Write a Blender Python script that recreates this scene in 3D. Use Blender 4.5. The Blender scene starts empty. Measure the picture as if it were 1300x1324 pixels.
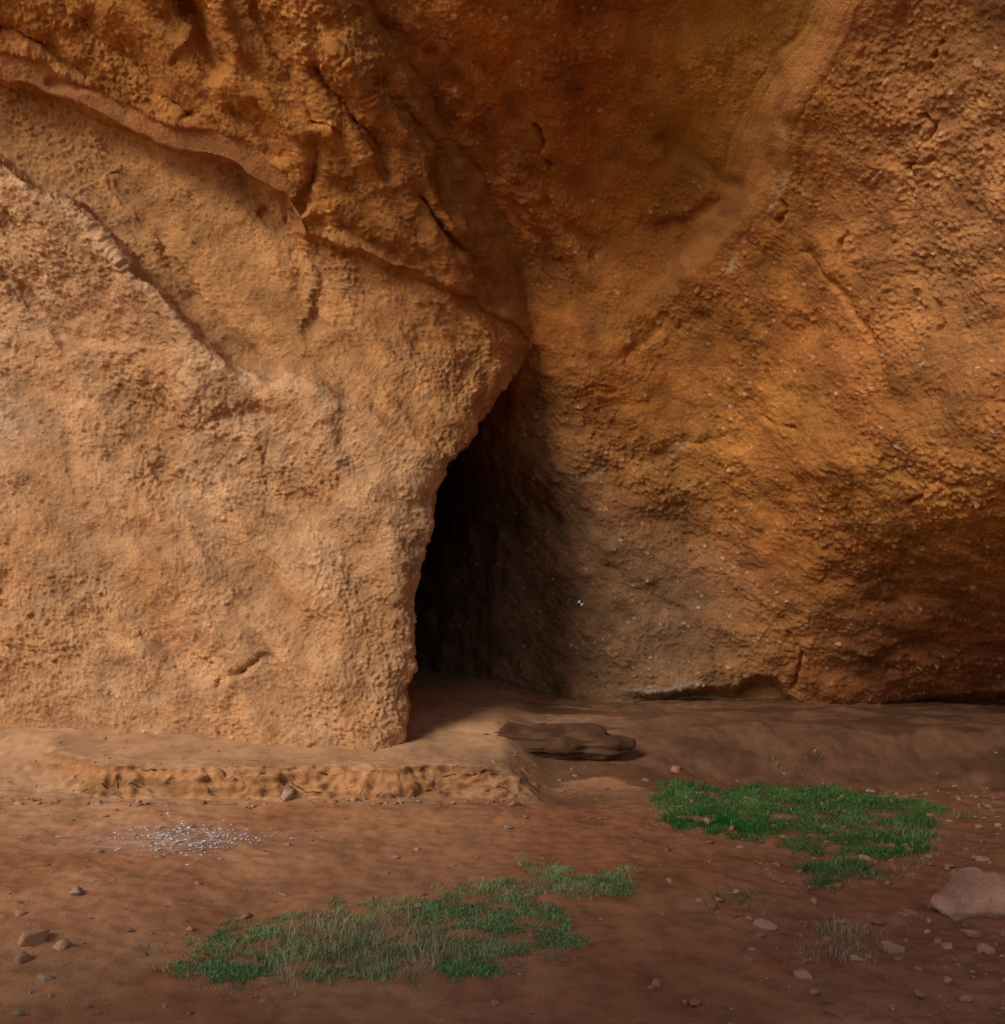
import bpy, math, numpy as np
from mathutils import Vector
rng=np.random.default_rng(7)
F=1300.0; CH=1.6
f32=np.float32
# ---------------- numpy noise ----------------
def hsh(ix,iy,iz,seed):
    with np.errstate(over='ignore'):
        h=(ix.astype(np.uint32)*np.uint32(374761393))^(iy.astype(np.uint32)*np.uint32(668265263))^(iz.astype(np.uint32)*np.uint32(2246822519))^np.uint32((seed*3266489917)&0xffffffff)
        h=(h^(h>>np.uint32(15)))*np.uint32(2246822519)
        h=(h^(h>>np.uint32(13)))*np.uint32(3266489917)
        h=h^(h>>np.uint32(16))
    return h
def u01(h): return (h&np.uint32(0xffff)).astype(f32)*f32(1/65535.0)
def u01b(h): return (h>>np.uint32(16)).astype(f32)*f32(1/65535.0)
_a=np.random.default_rng(99).normal(size=(256,3)); _a/=np.linalg.norm(_a,axis=1,keepdims=True); GT=_a.astype(f32)
def gnoise(P,seed=0):
    P=np.asarray(P,f32)
    Fl=np.floor(P); I=Fl.astype(np.int32); Fr=P-Fl
    W=Fr*Fr*Fr*(Fr*(Fr*6-15)+10)
    out=np.zeros(P.shape[:-1],f32)
    for dx in (0,1):
        for dy in (0,1):
            for dz in (0,1):
                g=GT[hsh(I[...,0]+dx,I[...,1]+dy,I[...,2]+dz,seed)&np.uint32(255)]
                d=g[...,0]*(Fr[...,0]-dx)+g[...,1]*(Fr[...,1]-dy)+g[...,2]*(Fr[...,2]-dz)
                w=(W[...,0] if dx else 1-W[...,0])*(W[...,1] if dy else 1-W[...,1])*(W[...,2] if dz else 1-W[...,2])
                out+=w*d
    return out*f32(1.6)
def fbm(P,octv=4,seed=0,gain=0.5):
    s=0;a=1.0
    for i in range(octv):
        s=s+f32(a)*gnoise(P*(2.03**i)+i*13.7,seed+i); a*=gain
    return s
def pebbles(P,cell,seed,pres,rmin=0.25,rmax=0.5):
    Q=np.asarray(P/cell,f32)
    B=np.floor(Q-f32(0.5)).astype(np.int32)
    H=np.zeros(P.shape[:-1],f32); T=np.zeros_like(H)
    for dx in (0,1):
        for dy in (0,1):
            for dz in (0,1):
                ix=B[...,0]+dx;iy=B[...,1]+dy;iz=B[...,2]+dz
                h1=hsh(ix,iy,iz,seed);h2=hsh(ix,iy,iz,seed+91)
                r0=u01b(h2); r=rmin+(rmax-rmin)*(r0/pres)
                d2=(Q[...,0]-ix-u01(h1))**2+(Q[...,1]-iy-u01b(h1))**2+((Q[...,2]-iz-u01(h2))*f32(1.3))**2
                hh=np.where(r0<pres,np.sqrt(np.maximum(r*r-d2,0)),0).astype(f32)
                m=hh>H
                H=np.where(m,hh,H); T=np.where(m,u01(h2^h1),T)
    return H*cell,T
def ss(a,b,x):
    t=np.clip((x-a)/(b-a),0,1); return t*t*(3-2*t)
def mix(a,b,t): return a*(1-t[...,None])+np.array(b)*t[...,None]
# ---------------- helpers ----------------
def unproject(px,py,d):
    """image pixel coordinates + depth, unprojected from the camera -> world"""
    return np.stack([(px-650)/F*d, d+0*px, CH+(740-py)/F*d],-1)
def ang(px,py): return np.arctan((px-650)/F*1.2), np.arctan((740-py)/F*1.2)
class TPS:
    def __init__(s,pts):
        pts=np.array(pts,float); s.u,s.v=ang(pts[:,0],pts[:,1]); n=len(pts)
        K=s.k(np.hypot(s.u[:,None]-s.u,s.v[:,None]-s.v))+np.eye(n)*1e-3
        Pm=np.c_[np.ones(n),s.u,s.v]
        A=np.block([[K,Pm],[Pm.T,np.zeros((3,3))]])
        s.w=np.linalg.solve(A,np.r_[np.log(pts[:,2]),0,0,0])
    @staticmethod
    def k(r): return np.where(r>0,r*r*np.log(r+1e-9),0)
    def __call__(s,px,py):
        u,v=ang(px,py); o=s.w[-3]+s.w[-2]*u+s.w[-1]*v
        for i in range(len(s.u)): o=o+s.w[i]*s.k(np.hypot(u-s.u[i],v-s.v[i]))
        return np.exp(o)
def segdist(px,py,poly):
    px=np.asarray(px,f32);py=np.asarray(py,f32)
    d=np.full(px.shape,1e9,f32)
    for (x0,y0),(x1,y1) in zip(poly[:-1],poly[1:]):
        vx,vy=x1-x0,y1-y0; t=np.clip(((px-x0)*vx+(py-y0)*vy)/(vx*vx+vy*vy),0,1)
        d=np.minimum(d,(px-x0-t*vx)**2+(py-y0-t*vy)**2)
    return np.sqrt(d)
def grid_normals(P):
    a=np.gradient(P,axis=0);b=np.gradient(P,axis=1)
    n=np.cross(a,b); n/=np.linalg.norm(n,axis=-1,keepdims=True)+1e-12
    return n
def raw_mesh(name,V,loops,starts,tot,col=None,mat=None,smooth=True,alpha=None):
    me=bpy.data.meshes.new(name)
    me.vertices.add(len(V)); me.vertices.foreach_set('co',np.ascontiguousarray(V,dtype=np.float32).ravel())
    me.loops.add(len(loops)); me.loops.foreach_set('vertex_index',np.asarray(loops,dtype=np.int32))
    me.polygons.add(len(starts)); me.polygons.foreach_set('loop_start',np.asarray(starts,dtype=np.int32))
    try: me.polygons.foreach_set('loop_total',np.asarray(tot,dtype=np.int32))
    except Exception: pass
    me.polygons.foreach_set('use_smooth',np.full(len(starts),smooth))
    me.update(calc_edges=True)
    if col is not None:
        ca=me.color_attributes.new('tint','FLOAT_COLOR','POINT')
        c=np.ones((len(V),4),np.float32); c[:,:3]=np.clip(col.reshape(-1,3),.005,.9)
        if alpha is not None: c[:,3]=alpha.ravel()
        ca.data.foreach_set('color',c.ravel())
    ob=bpy.data.objects.new(name,me); bpy.context.scene.collection.objects.link(ob)
    if mat: me.materials.append(mat)
    return ob
def grid_obj(name,P,col,mat,alpha=None):
    h,w=P.shape[:2]; I=np.arange(h*w).reshape(h,w)
    q=np.stack([I[:-1,:-1],I[:-1,1:],I[1:,1:],I[1:,:-1]],-1).reshape(-1,4)
    n=len(q)
    return raw_mesh(name,P.reshape(-1,3),q.ravel(),np.arange(n)*4,np.full(n,4),col,mat,True,alpha)
def axis(a,b,step,lo,hi,grow=1.12):
    mid=np.arange(a,b+step*.5,step); L=[];s=step;x=a
    while x>lo: s*=grow; x-=s; L.append(x)
    R=[];s=step;x=mid[-1]
    while x<hi: s*=grow; x+=s; R.append(x)
    return np.r_[L[::-1],mid,R]
# ---------------- materials ----------------
def attr_mat(name,rough=0.9,bump=(70,.006),var=0.2,spec=0.12,sc=90,wet=False):
    m=bpy.data.materials.new(name); m.use_nodes=True; nt=m.node_tree; N=nt.nodes; L=nt.links
    b=N['Principled BSDF']; b.inputs['Roughness'].default_value=rough
    b.inputs['Specular IOR Level'].default_value=spec
    at=N.new('ShaderNodeAttribute'); at.attribute_name='tint'
    if wet:
        mm=N.new('ShaderNodeMapRange'); mm.inputs['To Min'].default_value=.30; mm.inputs['To Max'].default_value=.92
        L.new(at.outputs['Alpha'],mm.inputs['Value']); L.new(mm.outputs['Result'],b.inputs['Roughness'])
        m2=N.new('ShaderNodeMapRange'); m2.inputs['To Min'].default_value=.5; m2.inputs['To Max'].default_value=.1
        L.new(at.outputs['Alpha'],m2.inputs['Value']); L.new(m2.outputs['Result'],b.inputs['Specular IOR Level'])
    tc=N.new('ShaderNodeTexCoord')
    n=N.new('ShaderNodeTexNoise'); n.inputs['Scale'].default_value=sc; n.inputs['Detail'].default_value=2; n.inputs['Roughness'].default_value=.7
    L.new(tc.outputs['Object'],n.inputs['Vector'])
    r=N.new('ShaderNodeMapRange'); r.inputs['From Min'].default_value=.3; r.inputs['From Max'].default_value=.7
    r.inputs['To Min'].default_value=1-var; r.inputs['To Max'].default_value=1+var
    L.new(n.outputs['Fac'],r.inputs['Value'])
    x=N.new('ShaderNodeVectorMath'); x.operation='SCALE'; L.new(at.outputs['Color'],x.inputs[0]); L.new(r.outputs['Result'],x.inputs['Scale'])
    L.new(x.outputs[0],b.inputs['Base Color'])
    if bump:
        n=N.new('ShaderNodeTexNoise'); n.inputs['Scale'].default_value=bump[0]; n.inputs['Detail'].default_value=3; n.inputs['Roughness'].default_value=.7
        L.new(tc.outputs['Object'],n.inputs['Vector'])
        bp=N.new('ShaderNodeBump'); bp.inputs['Strength'].default_value=1; bp.inputs['Distance'].default_value=bump[1]
        L.new(n.outputs['Fac'],bp.inputs['Height']); L.new(bp.outputs['Normal'],b.inputs['Normal'])
    return m
rock_mat=attr_mat('conglomerate_rock',bump=(48,.012),var=.2,sc=70)
soil_mat=attr_mat('packed_soil',var=.14,bump=(70,.005),sc=120,wet=True)
stone_mat=attr_mat('loose_stone',var=.2,bump=(60,.004))
grass_mat=attr_mat('grass_leaf',rough=.6,bump=None,var=.2,spec=.2,sc=20)

# ---------------- conglomerate detail ----------------
def detail(P,smooth_mask,rough):
    P=np.asarray(P,f32)
    Pw=P+f32(.007)*np.stack([gnoise(P*26,5),gnoise(P*26,6),gnoise(P*26,7)],-1)
    h1,t1=pebbles(Pw,.062,11,.40,.14,.46); h2,t2=pebbles(Pw,.031,12,.9,.22,.5); h3,t3=pebbles(Pw,.13,13,.05,.18,.28)
    clod=fbm(P*7,4,21,.6); fine=fbm(P*32,2,25,.7)
    ero=fbm(P*np.array([2.0,2.0,2.6],f32),3,31)
    patch=.6+ss(-.35,.4,fbm(P*1.5,3,77))*.5
    k=(1-smooth_mask)*rough*patch
    D=k*(h1*.75+h2*1.05+h3*.3+clod*.013+fine*.010)+(1-.6*smooth_mask)*ero*.036
    return D,h1*k,t1,h2*k,t2,h3*k,t3,ero,clod

# ================= RIGHT / BACK CAVE WALL =================
ctrlB=[(560,900,11.3),(600,600,10.6),(540,620,12.8),(650,600,9.5),(540,780,12.3),(620,800,10.3),(690,450,8.45),(700,850,9.7),(820,920,9.3),(900,700,9.0),(900,450,8.15),(800,300,7.7),
(700,200,7.3),(600,0,6.35),(900,0,6.0),(1100,0,5.6),(1300,0,5.1),(1100,300,6.6),(1300,300,5.7),(1100,600,7.15),(1300,600,6.2),
(1100,800,8.3),(1300,800,7.6),(1100,930,9.1),(1300,930,8.8),(1300,1010,9.0),(900,1000,9.5),(450,600,13.5),(430,900,13.3),(0,700,14),(200,200,8.5),
(0,0,7.6),(900,-600,4.3),(1300,-600,3.7),(300,-700,4.9),(-400,-600,5.2),(2000,300,3.9),(2000,900,4.8),(2000,-500,3.0),(3600,500,2.0),(3600,1000,2.0),(900,-1500,3.3),(1700,-1500,2.4),(0,-1500,4.0)]
fB=TPS(ctrlB)
ax=axis(-20,1330,1.7,-500,5500,1.07); ax=ax[(ax<0)|(ax>400)|(np.arange(len(ax))%4==0)]
ay=axis(-20,1010,1.7,-760,1100,1.07)
PX,PY=np.meshgrid(ax,ay)
W1=unproject(PX,PY,7.0).astype(f32)
wx=PX+22*gnoise(W1*1.1,41)+8*gnoise(W1*3.5,42)+3*gnoise(W1*11,43); wy=PY+22*gnoise(W1*1.1,44)+8*gnoise(W1*3.5,45)+3*gnoise(W1*11,46)
D=fB(PX,PY)
ribx=np.interp(wy,[-300,0,110,250,340,430,520],[1180,1085,1035,965,900,800,690])
rt=wx-ribx; ribf=ss(500,260,wy)
D=D+.13*ss(25,-50,rt)*ss(-420,-100,rt)*ribf
D+=.007*gnoise(np.stack([rt/9,wy/200,0*rt],-1),48)*ss(-70,-40,rt)*ss(60,20,rt)*ribf
ribband=(ss(-55,-35,rt)*ss(50,15,rt))*ribf
smoothB=np.clip(ribband*.75+ss(-330,-150,rt)*ss(0,-60,rt)*ss(360,150,wy)*.45,0,1)
l1=np.interp(wx,[560,700,850,1020,1100,1300],[640,650,760,850,900,930])
D+= .05*ss(0,30,PY-l1)
sh=np.interp(wx,[600,800,1010,1040,1300],[905,893,880,925,905])
D+=.22*ss(-4,8,wy-sh)*ss(780,900,wx)
fac=[((690,640),(720,700),(715,760)),((560,880),(600,850),(560,800),(545,790)),((800,470),(830,440),(850,410)),((760,560),(840,600),(930,560)),((860,180),(930,230),(955,240)),((560,800),(600,850),(640,880)),((1050,330),(1120,420),(1150,520))]
for p in fac: D+=.035*np.exp(-(segdist(wx,wy,p)/8)**2)
cracks=[((690,165),(702,190),(698,200),(712,215)),((1195,150),(1210,165),(1190,190),(1206,205),(1175,215),(1185,240)),((1015,260),(1020,272),(1008,285)),((1205,390),(1213,410),(1208,430)),
((1250,630),(1215,618),(1175,650)),((1020,820),(1040,850),(1025,890)),((1195,90),(1215,62)),((985,540),(1030,556)),((1100,300),(1085,340))]
ck=np.zeros(PX.shape)
jx=PX+5*gnoise(W1*6,301)+3*gnoise(W1*20,302); jy=PY+5*gnoise(W1*6,303)
for p in cracks: ck=np.maximum(ck,np.exp(-(segdist(jx,jy,p)/2.6)**2))
gou=[((600,60),(640,110),(660,150)),((650,240),(700,300),(705,340)),((560,60),(600,130),(640,210)),((700,240),(760,330)),((860,280),(930,250))]
for p in gou: D+=.05*np.exp(-(segdist(wx,wy,p)/9)**2)
P=unproject(PX,PY,D); n=grid_normals(P); n*=np.sign(-(n*P).sum(-1)+1.6*n[...,2])[...,None]
rough=.72+.2*ss(250,700,PY)+.12*ss(1000,1200,PX)
dd,p1,t1,p2,t2,p3,t3,ero,clod=detail(P,smoothB,rough)
dip=fbm(np.stack([(P[...,0]*.5+P[...,2]*.9)*2.6,P[...,1],(P[...,2]*.5-P[...,0]*.9)*.8],-1),3,53)
dd=dd-.05*ck*ss(-.5,.1,gnoise(W1*7,304))
Pb=P+n*(dd+.06*fbm(P*.8,3,51)+.025*dip)[...,None]
c=np.empty(P.shape); c[:]=(.46,.175,.038)
och=ss(-.25,.45,fbm(P*.9,3,61)); c=mix(c,(.50,.22,.046),och*.55)
c=mix(c,(.43,.14,.032),ss(.1,.6,fbm(P*.7+9,3,62))*.6)
c=mix(c,(.53,.245,.09),ss(980,1250,wx)*ss(720,250,wy)*.75)
c=mix(c,(.50,.22,.065),ribband*.55)
c=mix(c,(.50,.255,.045),ss(-260,-120,rt)*ss(0,-60,rt)*ss(360,120,wy)*.6)
c=mix(c,(.38,.13,.03),ss(900,700,wx)*ss(450,250,wy)*.6)
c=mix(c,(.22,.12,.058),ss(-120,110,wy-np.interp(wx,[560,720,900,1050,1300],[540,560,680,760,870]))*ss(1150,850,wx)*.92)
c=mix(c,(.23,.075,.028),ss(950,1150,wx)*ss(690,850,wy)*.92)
stain=ss(0.1,.6,fbm(P*np.array([3,3,.9]),3,66)); c=mix(c,(.27,.10,.03),stain*.5*ss(700,300,wy))
c=c*(1+.24*fbm(P*3.3,3,67)+.20*dip)[...,None]
c=mix(c,(.40,.36,.32),np.exp(-(segdist(wx,wy,((800,884),(850,886),(900,876)))/3)**2)*.4)
c=mix(c,(.60,.42,.24),np.exp(-(segdist(wx,wy,((945,345),(1000,240),(1020,170)))/5)**2)*ss(-.1,.4,gnoise(P*12,8))*.7)
c=mix(c,(.45,.32,.20),np.exp(-(segdist(wx,wy,((690,620),(830,600),(930,570)))/9)**2)*ss(-.1,.4,gnoise(P*8,8))*.35)
c=c*(1+(t1-.45)*.8*ss(.002,.010,p1))[...,None]*(1+(t2-.45)*.75*ss(.001,.006,p2))[...,None]
c=mix(c,(.58,.40,.23),ss(.005,.010,p1)*(t1>.86)*.7)
c=mix(c,(.60,.42,.24),ss(.003,.006,p2)*(t2>.94)*.8)
c=c*(1-.16*ss(.1,-.5,clod)*(1-smoothB))[...,None]  # occlusion put into the colour: hollows between clods darkened
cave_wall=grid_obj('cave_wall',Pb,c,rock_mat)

# ================= LEFT ROCK MASS =================
ctrlA=[(522,968,7.45),(250,945,7.75),(0,930,8.0),(-400,930,8.2),(540,780,7.5),(250,750,7.65),(0,750,7.85),(572,605,7.6),(300,560,7.7),(0,560,7.9),(690,450,8.25),(560,450,7.75),
(300,400,7.65),(0,400,7.8),(380,265,7.3),(150,200,7.45),(0,200,7.6),(600,300,7.55),(300,100,6.85),(0,0,6.95),(300,0,6.6),(470,0,6.45),(540,150,6.95),(300,-600,4.9),(-400,-600,5.3),(-400,200,7.8),(-900,900,8.0),(-900,0,7.2),
(0,-1400,4.2),(400,-1400,3.9),(-2500,900,7.0),(-2500,-600,5.5),(250,1050,7.75)]
fA=TPS(ctrlA)
ay=axis(-20,1010,1.7,-620,1060,1.07)
Epy=[-1500,-300,0,150,250,330,400,430,446,462,482,520,560,588,598,607,640,700,780,830,880,930,970,1060]
Ex =[200,350,470,545,590,625,658,680,692,684,668,637,606,590,577,570,562,550,540,535,527,524,522,520]
E=np.interp(ay,Epy,Ex)
E=E+4*gnoise(np.c_[ay/40,ay*0,ay*0],3)+2*gnoise(np.c_[ay/13,ay*0,ay*0],4)
u=axis(-20,0,1.7,-2400,-1,1.07); u=u[u<0]; k=np.arange(0,1.0001,1/350)
main=u[None,:]+0*ay[:,None]
inn=k[None,:]*E[:,None]
back=np.r_[np.arange(.025,2,.027),np.arange(2,6.5,.08)]
slope=np.interp(ay,[-300,300,400,446,500,600,1000],[150,170,150,60,-14,-22,-22])
bk=E[:,None]+slope[:,None]*back[None,:]
PX=np.c_[main,inn,bk]; PY=ay[:,None]+0*PX
nb=len(back); BK=np.zeros(PX.shape); BK[:,-nb:]=back
edge=np.clip(1-(E[:,None]-PX)/46,0,1); edge[:,-nb:]=1
W1=unproject(PX,PY,7.0).astype(f32)
wx=PX+18*gnoise(W1*1.3,141)+8*gnoise(W1*3.5,142)+2*gnoise(W1*10,143); wy=PY+18*gnoise(W1*1.3,144)+8*gnoise(W1*3.5,145)+2*gnoise(W1*10,146)
PXc=np.minimum(PX,E[:,None])
D=fA(PXc,PY)+.16*edge**2+BK
front=1-ss(0,.5,BK)
L1=np.interp(wx,[-400,0,100,200,260,330,450,560],[-40,212,282,372,445,478,512,575])
a1=np.interp(wx,[-400,0,250,330,560],[.50,.44,.36,.24,.14])
T=wy-L1
D-=front*a1*ss(-16,12,T); D+=front*a1*.9*ss(10,200,T)
L2=np.interp(wx,[-400,0,200,375,392,540,690],[-70,92,180,258,312,352,440])
T2=wy-L2
a2=np.interp(wx,[-400,0,375,400,690],[.24,.22,.28,.15,.07])
D+=front*a2*ss(-5,5,T2)-front*a2*.8*ss(10,170,T2)
bw=30+8*gnoise(W1*2.2,147)
band=ss(-bw-8,-bw,T2)*ss(3,-6,T2)*ss(400,360,wx)*front
D+=.02*band
L3=np.interp(wx,[0,250,560],[440,455,520]); D-=.06*ss(-8,8,wy-L3)*ss(240,100,wx)*front
gs=[(((0,350),(70,420),(90,450)),8,.06),(((230,0),(262,50),(290,92)),12,.16),(((320,150),(360,200)),10,.08),(((500,110),(560,190),(585,260)),16,.14),(((540,260),(600,330),(640,390)),12,.12),
 (((400,180),(405,240),(390,275)),7,.08),(((405,300),(414,380),(404,420)),11,.07),(((420,90),(470,160),(500,230)),12,.10),(((120,20),(210,90),(250,140)),12,.09),(((305,866),(330,845),(350,850)),4,.05),(((305,866),(280,885)),4,.04),
 (((0,30),(60,60),(110,90)),10,.09),(((180,540),(240,560),(330,540)),14,.03),(((30,640),(110,700),(180,700)),18,.05),(((90,560),(100,640)),9,.03),(((200,620),(260,690),(330,760)),24,.05),(((380,640),(450,720),(500,860)),26,.05),(((350,280),(400,340)),8,.05),
 (((150,250),(210,300),(240,370)),14,.06),(((20,760),(120,820)),22,.05),(((330,540),(350,640)),14,.04),(((440,520),(470,600)),18,.05),(((130,760),(260,860)),24,.05),(((300,700),(420,830)),24,.045),
 (((330,20),(380,90),(400,150)),9,.07),(((60,100),(130,110),(170,140)),7,.04),(((440,300),(500,330)),8,.05)]
for p,w,a in gs: D+=front*a*np.exp(-(segdist(wx,wy,p)/w)**2)
rg=[(((262,0),(310,80)),16,.12),(((520,150),(560,230),(600,300)),14,.09),(((600,330),(650,400),(688,440)),12,.06),(((300,110),(400,170)),16,.07),(((150,0),(230,60)),14,.06),(((440,60),(500,130)),14,.08)]
for p,w,a in rg: D-=front*a*np.exp(-(segdist(wx,wy,p)/w)**2)
P=unproject(PX,PY,D); n=grid_normals(P)
sg=np.sign(-(n*P).sum(-1)+1.6*n[...,2]); sg[:,-nb:]=sg[:,[-nb-3]]
n*=sg[...,None]
up=ss(10,-40,T2)
rough=np.where(BK>0,.7,1.0)*(1.0-.05*up)
dd,p1,t1,p2,t2,p3,t3,ero,clod=detail(P,np.clip(band*.6,0,1),rough)
diag=fbm(np.stack([(P[...,0]+P[...,2]*.8)*3.2,P[...,1]*2,(P[...,2]-P[...,0]*.8)*.9],-1),3,88)
rid=np.abs(fbm(np.stack([(P[...,0]+P[...,2]*.9)*2.6,P[...,1]*1.2,(P[...,2]-P[...,0])*.6],-1),3,89))
dd=dd+.038*diag*(1-band)+up*(1-band)*rid*.06
Pa=P+n*dd[...,None]
c=np.empty(P.shape); c[:]=(.49,.255,.112)
c=mix(c,(.54,.305,.15),ss(-.2,.5,fbm(P*1.2,3,71))*.6)
c=mix(c,(.46,.215,.08),ss(.0,.6,fbm(P*1.7+4,3,72))*.6)
c=mix(c,(.48,.22,.072),ss(60,-80,T)*.85)
c=mix(c,(.45,.175,.038),ss(30,-60,T2+0.25*(wx-300).clip(-200,300)*-.3)*.95)
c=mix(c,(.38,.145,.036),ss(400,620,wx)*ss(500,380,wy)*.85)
c=mix(c,(.36,.14,.05),band*.75)
c=mix(c,(.58,.35,.19),np.exp(-((T-12)/12)**2)*ss(520,300,wx)*.5)  # lit rim of the ledge lip painted in as a paler stroke
c=mix(c,(.62,.52,.40),np.exp(-(segdist(wx,wy,((290,462),(340,478),(410,500),(412,520)))/4)**2)*.4*ss(-.2,.3,gnoise(P*14,3)))
c=mix(c,(.42,.30,.20),ss(90,0,wx)*np.exp(-((wy-545)/26)**2)*.5)
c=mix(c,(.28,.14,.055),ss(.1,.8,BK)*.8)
c=c*(1+.18*fbm(P*3.3,3,67)+.18*diag)[...,None]
c=c*(1+(t1-.45)*.6*ss(.002,.010,p1))[...,None]*(1+(t2-.45)*.6*ss(.001,.006,p2))[...,None]
c=mix(c,(.42,.34,.27),ss(.01,.02,p3)*(t3>.5)*.4)
c=c*(1-.16*ss(.1,-.5,clod)*(1-band))[...,None]  # clod hollows darkened in the tint, as painted occlusion
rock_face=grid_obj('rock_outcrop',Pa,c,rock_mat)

# ================= GROUND =================
def zg(x,y):
    Pq=np.stack([x,y,0*x],-1)
    nz=gnoise(Pq*.9,201)*.5+gnoise(Pq*2.7,202)*.25
    ye=6.93+.12*nz+.07*gnoise(Pq*3.1,203)+.03*gnoise(Pq*13,204)+.10*ss(-2.6,-3.6,x)
    soft=.09+.16*ss(0,.5,gnoise(Pq*1.9,205))+.9*ss(-2.7,-4.2,x)+.3*ss(-.3,.3,x)
    step=.20*ss(0,1,(y-ye)/soft)
    bench=step+.19*ss(6.9,8.6,y)+.06*ss(8.6,11,y)
    slopec=.36*ss(6.6,8.9,y)+.06*ss(8.9,11,y)
    ym=7.55-.12*(x-1.2)+.12*nz
    bank=.37*ss(0,1,(y-ym)/.8)+.05*ss(8,9,y)
    wl=ss(.38,-.05,x+.15*nz)
    wr=ss(.9,1.8,x)
    z=wl*bench+(1-wl)*((1-wr)*slopec+wr*bank)
    z=z+.05*nz*ss(9,5,y)+.04*gnoise(Pq*.35,9)
    z=z+.10*ss(2.0,4.0,x)*ss(7,4,y)+.06*ss(-1.5,-4,x)*ss(7,5.5,y)+.05*ss(6.0,6.9,y)*wl
    z=z-.05*np.exp(-((x-.45)/.55)**2-((y-7.15)/.35)**2)
    return z*1.0
def ground_hit(px,py):
    px=np.asarray(px,float);py=np.asarray(py,float)
    d=np.full(px.shape,3.0); done=np.zeros(px.shape,bool)
    for i in range(300):
        Q=unproject(px,py,d); done|=Q[...,2]<zg(Q[...,0],Q[...,1])
        if done.all(): break
        d=np.where(done,d,d+.025)
    return unproject(px,py,d)
gx=axis(-4.6,4.6,.014,-400,400,1.10); gy=axis(3.3,9.6,.014,-400,400,1.10)
gy=np.unique(np.r_[gy,np.arange(6.8,7.3,.005)])
X,Y=np.meshgrid(gx,gy)
Z=zg(X,Y)
P=np.stack([X,Y,Z],-1)
nrm=grid_normals(P); nrm*=np.sign(nrm[...,2])[...,None]
near=ss(14,10,np.hypot(X,Y))
steep=ss(.90,.6,nrm[...,2])*near*ss(7.6,7.4,Y)
rr=ss(.6,2.0,X)
fineb=fbm(P*9,3,211); peb,pt=pebbles(P+.01*gnoise(P*20,3)[...,None],.05,215,.16,.12,.36); peb2,pt2=pebbles(P,.024,216,.3)
benchm=ss(7.0,7.3,Y)*ss(.4,-.1,X)
gravel=(.2+.8*ss(-.2,.4,fbm(P*.8,2,219)))*(1-.85*benchm)*near
wet=ss(-.05,.2,fbm(np.stack([X*1.1+3,Y*3.0,0*Z],-1),3,235))*ss(6.9,7.3,Y)*ss(-.1,.4,X)*ss(9.6,9.1,Y)
wet=np.maximum(wet,.85*np.exp(-((X-.45)/.5)**2-((Y-7.1)/.22)**2))
disp=near*(fineb*.008*(1-.5*benchm)*(1-.7*wet)+peb*.5*gravel+peb2*.5*gravel*(.4+.6*rr)+steep*(fbm(P*np.array([5,5,12]),4,223,.6)*.045))
clumpy=fbm(P*4,4,225); disp+=near*(.35+.65*rr)*clumpy*.02*ss(7.0,6.6,Y)
bankm=ss(7.2,7.5,Y)*ss(.6,1.3,X); disp+=near*bankm*(.022*fbm(P*np.array([2.6,3.2,3]),3,226))
P2=P+nrm*disp[...,None]
c=np.empty(P.shape); c[:]=(.42,.20,.09)
c=mix(c,(.36,.15,.066),ss(-.3,.4,fbm(P*.8,3,231)))
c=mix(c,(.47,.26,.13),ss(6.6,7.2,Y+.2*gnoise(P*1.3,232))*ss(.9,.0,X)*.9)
c=mix(c,(.45,.245,.125),ss(-1.2,-3,X)*ss(5.2,6.6,Y)*.6)
c=mix(c,(.40,.18,.065),steep*ss(.6,.2,X)*.8)
c=c*(1+.4*steep*gnoise(np.stack([X*1.5,Y*1.5,Z*30],-1),221))[...,None]
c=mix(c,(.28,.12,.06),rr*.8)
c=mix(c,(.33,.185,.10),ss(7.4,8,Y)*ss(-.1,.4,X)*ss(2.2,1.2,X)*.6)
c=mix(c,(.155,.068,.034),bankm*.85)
c=mix(c,(.11,.052,.026),wet*.75)
c=mix(c,(.50,.32,.20),np.exp(-((X+2.0)/.55)**2-((Y-5.95)/.22)**2)*.7)
c=c*(1+.24*fbm(P*2.6,4,236))[...,None]
c=c*(1+(pt-.5)*.7*ss(.002,.008,peb*gravel))[...,None]
c=mix(c,(.46,.29,.19),ss(.004,.009,peb*gravel)*(pt>.7)*.6)
c=c*(1-.18*ss(0,-.5,fineb)*near)[...,None]  # low spots of the soil relief darkened in colour, as occlusion
alpha=1-.9*wet-.25*bankm*(1-wet)
ground=grid_obj('ground',P2,c,soil_mat,np.clip(alpha,0,1))

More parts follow.
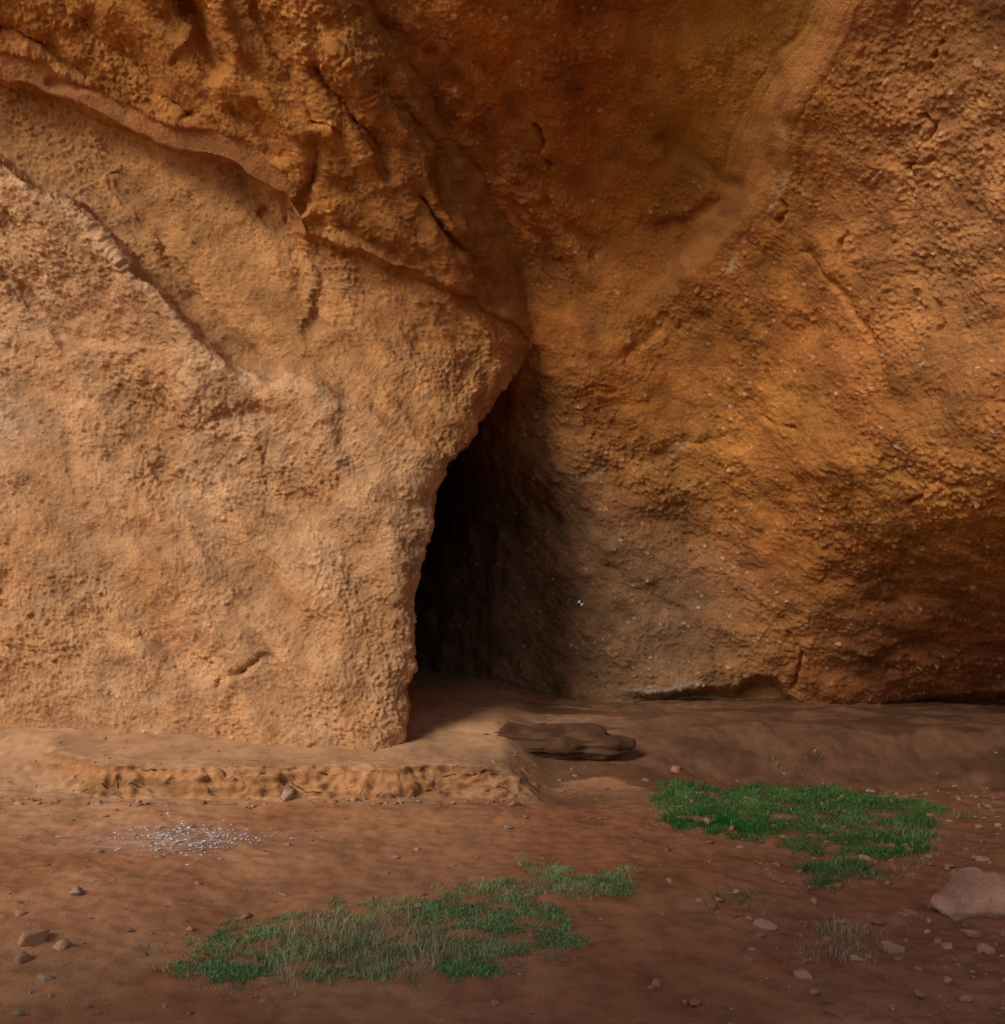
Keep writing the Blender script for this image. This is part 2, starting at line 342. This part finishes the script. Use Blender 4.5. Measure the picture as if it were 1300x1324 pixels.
# ================= STONES =================
import bmesh
def icos(s):
    bm=bmesh.new(); bmesh.ops.create_icosphere(bm,subdivisions=s,radius=1); v=np.array([v.co for v in bm.verts]); f=np.array([[v.index for v in f.verts] for f in bm.faces]); bm.free(); return v,f
ico,icf=icos(2); ico3,icf3=icos(3); ico5,icf5=icos(5)
def tri_obj(name,V,Fc,col,mat,smooth=True):
    n=len(Fc); return raw_mesh(name,V,Fc.ravel(),np.arange(n)*3,np.full(n,3),col,mat,smooth)
def stones(name,pts,sizes,cols,hi=False):
    b_,f_=(ico3,icf3) if hi else (ico,icf)
    Vs=[];Fs=[];Cs=[];o=0
    for p,s,cc in zip(pts,sizes,cols):
        q=b_*(1+.35*gnoise(b_*1.2+rng.uniform(0,99,3),1)[:,None])
        for _ in range(8):
            a=rng.normal(size=3);a/=np.linalg.norm(a);dd=q@a; q=q-np.maximum(dd-rng.uniform(.45,.75),0)[:,None]*a
        if hi: q=q*(1+.08*gnoise(b_*5+rng.uniform(0,99,3),1)[:,None])
        q=q*np.array([1.15,rng.uniform(.6,1),rng.uniform(.5,.8)])*s*1.15
        th=rng.uniform(0,6.28);R=np.array([[math.cos(th),-math.sin(th),0],[math.sin(th),math.cos(th),0],[0,0,1]])
        q=q@R.T+p+np.array([0,0,.2*s]); Vs.append(q);Fs.append(f_+o);o+=len(q);Cs.append(np.tile(cc,(len(q),1)))
    return tri_obj(name,np.concatenate(Vs),np.concatenate(Fs),np.concatenate(Cs),stone_mat,hi)
pal=np.array([(.42,.22,.12),(.44,.25,.15),(.36,.18,.10),(.36,.24,.16),(.40,.18,.10)])
N=1100
sx=np.r_[rng.uniform(-4.5,4.5,N),rng.uniform(1.0,3.6,1100),rng.uniform(-3.4,.1,90)]
sy=np.r_[3.5+4.2*rng.uniform(0,1,N)**1.1,rng.uniform(3.6,7.4,1100),rng.normal(6.8,.06,90)]
ssz=np.r_[.004+.017*rng.uniform(0,1,N)**6+.004*rng.uniform(0,1,N),.004+.026*rng.uniform(0,1,1100)**5,.006+.03*rng.uniform(0,1,90)**3]
sp=np.stack([sx,sy,zg(sx,sy)],-1)
stones('loose_gravel',sp,ssz,pal[rng.integers(0,5,len(sx))]*rng.uniform(.75,1.05,(len(sx),1)))
big=[(45,1212,20),(78,1222,12),(30,1238,13),(97,1153,9),(530,1212,12),(1152,1224,15),(988,1195,14),(318,1185,7),(372,1028,15),(372,1092,5),(865,1138,7),(1118,1110,8),(715,1182,6),(1215,1165,8),(255,1142,5),(28,1180,7),(1225,1225,12),(1180,1180,8),(60,1265,12),(850,1270,10),(1040,1260,14),(1270,1110,8),(1235,1128,8),(150,1030,7),(430,1035,8),(1255,1205,11),(1200,1205,7),(1130,1170,6),(905,1165,6),(875,993,9),(1275,1225,13),(1110,1240,8)]
for i,(a,b,s) in enumerate(big):
    p=ground_hit([a],[b+s*.4])[0]
    stones('stone',[p],[s/F*p[1]],[pal[i%5]],hi=True)
def lump(name,cx,cy,rx,ry,rz,yaw,col,seed,strat=0,zoff=0,cuts=9,lim=.7,amp=.035):
    r2=np.random.default_rng(seed); q=ico5.copy()
    for _ in range(cuts):
        a=r2.normal(size=3);a/=np.linalg.norm(a);dd=q@a; q=q-np.maximum(dd-lim,0)[:,None]*a*.95
    q=q*np.array([rx,ry,rz])
    c,s=math.cos(yaw),math.sin(yaw); R=np.array([[c,s,0],[-s,c,0],[0,0,1]]); q=q@R
    q=q+np.array([cx,cy,float(zg(np.array([cx]),np.array([cy]))[0])+zoff])
    nn=ico5@R
    d=fbm(q*6,4,seed)*amp+fbm(q*25,2,seed+4)*.006
    if strat: d=d+strat*(gnoise(q*np.array([1.2,1.2,26]),seed+8)+.6*gnoise(q*np.array([4,4,50]),seed+9))
    q=q+nn*d[:,None]
    cc=np.array(col)*(1+.5*gnoise(q*7,seed+2))[:,None]
    return tri_obj(name,q,icf5,cc,stone_mat)
b=ground_hit([1290],[1188])[0]
lump('boulder',b[0],b[1]+.12,.30,.18,.17,.3,(.42,.21,.13),5)
s=ground_hit([718],[985])[0]
lump('rock_slab',s[0]-.05,s[1]+.17,.74,.24,.17,-.06,(.11,.052,.025),23,strat=.035,zoff=.06,cuts=14,lim=.72,amp=.05)
pm=-1.3*np.array([.74,-.67])+5.0*np.array([-.67,-.74])
lump('shade_blocker_rock',pm[0],pm[1],3.1,1.4,9.2,-.735,(.50,.26,.12),41,cuts=10,lim=.85,zoff=.3,amp=.5)  # unseen rock added behind the camera to shade the lower right

# ================= WHITE CHIPS =================
N=560; px=np.r_[rng.normal(240,38,N//2),rng.normal(235,66,N-N//2)]; py=1085+ (rng.normal(0,10,N))*np.sqrt(np.clip(1.5-np.abs(px-240)/90,.1,1.5))
Q=ground_hit(px,py)
ang_=rng.uniform(0,6.28,N); s1=rng.uniform(.004,.015,N); s2=s1*rng.uniform(.25,.6,N)
ca,sa=np.cos(ang_),np.sin(ang_)
cor=[(-1,-.7),(.8,-1),(1,.6),(-.3,1)]
V=np.stack([np.stack([Q[:,0]+ca*s1*a-sa*s2*b,Q[:,1]+sa*s1*a+ca*s2*b,Q[:,2]+.010+rng.uniform(-.003,.006,N)],-1) for a,b in cor],1).reshape(-1,3)
raw_mesh('scattered_white_chips',V,np.arange(N*4),np.arange(N)*4,np.full(N,4),np.repeat(np.array([(.66,.68,.70)])*rng.uniform(.6,1.1,(N,1)),4,0),stone_mat,False)

# ================= GRASS =================
def inpoly(x,y,poly):
    r=np.zeros(x.shape,bool); n=len(poly)
    for i in range(n):
        x0,y0=poly[i];x1,y1=poly[(i+1)%n]
        if y0==y1: continue
        r^=((y0>y)!=(y1>y))&(x<(x1-x0)*(y-y0)/(y1-y0)+x0)
    return r
def grass(name,poly_px,N,h0,h1,cols,wid=.0022,clump=.25,seed=1,straw=.05,noise_edge=.10,thr=-.5):
    r=np.random.default_rng(seed)
    pg=ground_hit([p[0] for p in poly_px],[p[1] for p in poly_px])[:,:2]
    lo=pg.min(0)-.15;hi=pg.max(0)+.15
    x=r.uniform(lo[0],hi[0],N*3);y=r.uniform(lo[1],hi[1],N*3)
    Pn=np.stack([x,y,0*x],-1)
    jx=x+noise_edge*fbm(Pn*4,4,seed+1,.65)+r.normal(0,.03,len(x));jy=y+noise_edge*fbm(Pn*4+5,4,seed+2,.65)+r.normal(0,.03,len(x))
    dn=fbm(Pn*5,4,seed+3,.6)
    m=inpoly(jx,jy,pg)&(dn>thr+clump*r.uniform(-.5,1.6,len(x)))
    x=x[m][:N];y=y[m][:N];dn=dn[m][:N];n=len(x)
    z=zg(x,y)-.004
    h=(h0+(h1-h0)*r.uniform(0,1,n)**1.6)*(1+.6*np.clip(dn,-.8,1))
    th=r.uniform(0,6.28,n);ln=r.uniform(.2,1.1,n)*h; lx,ly=np.cos(th)*ln,np.sin(th)*ln
    wa=r.uniform(0,6.28,n);w=wid*r.uniform(.6,1.4,n);wx_,wy_=np.cos(wa)*w,np.sin(wa)*w
    V=np.stack([np.stack([x-wx_,y-wy_,z],-1),np.stack([x+wx_,y+wy_,z],-1),
      np.stack([x+wx_*.8+lx*.35,y+wy_*.8+ly*.35,z+h*.6],-1),np.stack([x-wx_*.8+lx*.35,y-wy_*.8+ly*.35,z+h*.6],-1),
      np.stack([x+lx,y+ly,z+h*.9],-1)],1).reshape(-1,3)
    b=np.arange(n)*5
    loops=np.stack([b,b+1,b+2,b+3,b+3,b+2,b+4],1).ravel()
    st=np.stack([np.arange(n)*7,np.arange(n)*7+4],1).ravel(); tt=np.tile([4,3],n)
    t=r.uniform(0,1,n)[:,None]; cc=np.array(cols[0])*(1-t)+np.array(cols[1])*t
    cc=cc*(1+.5*dn[:,None])
    q=fbm(Pn[m][:N]*1.8,2,seed+9)[:,None]; cc=cc*(1+np.array([.9,.25,.5])*q)
    s=(r.uniform(0,1,n)<straw*(1+2*ss(0,-.5,dn)))[:,None]; cc=np.where(s,np.array([.38,.30,.16]),cc)
    return raw_mesh(name,V,loops,st,tt,np.repeat(cc,5,0),grass_mat,False)
front=[(215,1262),(250,1225),(300,1197),(430,1172),(560,1163),(635,1140),(700,1120),(790,1124),(832,1148),(775,1163),(740,1180),(762,1212),(735,1240),(650,1262),(450,1275),(300,1285)]
g1=((.15,.23,.06),(.27,.35,.13))
grass('grass_patch',front,56000,.006,.026,g1,seed=3,clump=.7,straw=.10,noise_edge=.11,thr=-.8)
g2=((.045,.125,.025),(.11,.215,.05))
grass('grass_patch',[(845,1025),(880,1013),(1000,1018),(1100,1022),(1190,1040),(1228,1050),(1195,1068),(1205,1098),(1150,1112),(1050,1104),(950,1084),(862,1066)],60000,.008,.040,g2,seed=13,clump=.42,straw=.03,noise_edge=.10,thr=-.85)
grass('grass_patch',[(1040,1128),(1080,1112),(1130,1120),(1132,1138),(1090,1146),(1045,1143)],4500,.02,.055,g2,seed=23,clump=.4,thr=-.6)
grass('grass_patch',[(918,1163),(960,1156),(1002,1160),(990,1172),(930,1172)],1200,.01,.03,g2,seed=24,clump=.6)
grass('grass_patch',[(550,1150),(580,1146),(610,1152),(590,1158),(560,1158)],500,.01,.025,g1,seed=25,noise_edge=.06)
grass('grass_patch',[(660,1112),(685,1108),(700,1114),(680,1120)],350,.01,.025,g1,seed=26,noise_edge=.06)
grass('grass_patch',[(1240,1052),(1262,1048),(1272,1056),(1250,1062)],500,.02,.045,g2,seed=27,noise_edge=.06)
st=((.28,.22,.11),(.40,.32,.18))
grass('dry_grass',[(1020,1225),(1080,1195),(1140,1215),(1130,1250),(1040,1255)],1100,.02,.06,st,wid=.0013,seed=33,straw=.5,clump=.5)
grass('dry_grass',[(1130,1075),(1200,1065),(1210,1125),(1150,1125)],1200,.02,.06,((.16,.20,.07),(.36,.30,.16)),wid=.0013,seed=34,straw=.4,clump=.5)
grass('dry_grass',[(300,1240),(420,1190),(560,1210),(620,1250),(420,1280)],1300,.04,.11,((.22,.30,.10),(.45,.38,.2)),wid=.0013,seed=35,straw=.5)
grass('weed_plant',[(1000,985),(1060,975),(1070,995),(1010,1000)],160,.03,.08,g2,wid=.004,seed=36)
grass('weed_plant',[(190,1228),(210,1224),(214,1236),(196,1240)],140,.02,.05,g1,wid=.004,seed=37,noise_edge=.02)

# ================= SURVEY TARGET =================
i=np.argmin(np.hypot(650+F*Pb[...,0]/Pb[...,1]-750,740-F*(Pb[...,2]-CH)/Pb[...,1]-779)); C=Pb.reshape(-1,3)[i]+np.array([0,-.03,0])
V=[];Fq=[];col=[]
for q in range(4):
    cc=(.8,.8,.8) if q%2 else (.02,.02,.02)
    b0=len(V); V.append(C); col.append(cc)
    for kk in range(5):
        a=q*math.pi/2+kk*math.pi/8; V.append(C+np.array([math.cos(a)*.028,0,math.sin(a)*.028])); col.append(cc)
    for kk in range(4): Fq.append((b0,b0+1+kk,b0+2+kk))
tri_obj('survey_target',np.array(V),np.array(Fq),np.array(col),attr_mat('target_paint',bump=None,var=.02),False)

# ================= LIGHT / SKY / CAMERA =================
el=math.radians(34); az=math.radians(40)
S=Vector((-math.sin(az)*math.cos(el),-math.cos(az)*math.cos(el),math.sin(el)))
sun=bpy.data.lights.new('sun','SUN'); sun.energy=2.5; sun.angle=math.radians(22); sun.color=(1,.95,.88)
so=bpy.data.objects.new('sun',sun); so.rotation_euler=S.to_track_quat('Z','Y').to_euler(); bpy.context.scene.collection.objects.link(so)
w=bpy.data.worlds.new('World'); bpy.context.scene.world=w; w.use_nodes=True; nt=w.node_tree
sky=nt.nodes.new('ShaderNodeTexSky'); sky.sky_type='NISHITA'; sky.sun_disc=False; sky.sun_elevation=el; sky.sun_rotation=math.pi+az
bg=nt.nodes['Background']; bg.inputs['Strength'].default_value=.15; nt.links.new(sky.outputs[0],bg.inputs['Color'])
cam=bpy.data.cameras.new('camera'); cam.sensor_fit='HORIZONTAL'; cam.sensor_width=36; cam.lens=36; cam.shift_y=78/1300; cam.clip_end=2000
co=bpy.data.objects.new('camera',cam); co.location=(0,0,CH); co.rotation_euler=(math.pi/2,0,0); bpy.context.scene.collection.objects.link(co)
bpy.context.scene.camera=co
vs=bpy.context.scene.view_settings; vs.view_transform='Standard'; vs.look='None'; vs.exposure=0
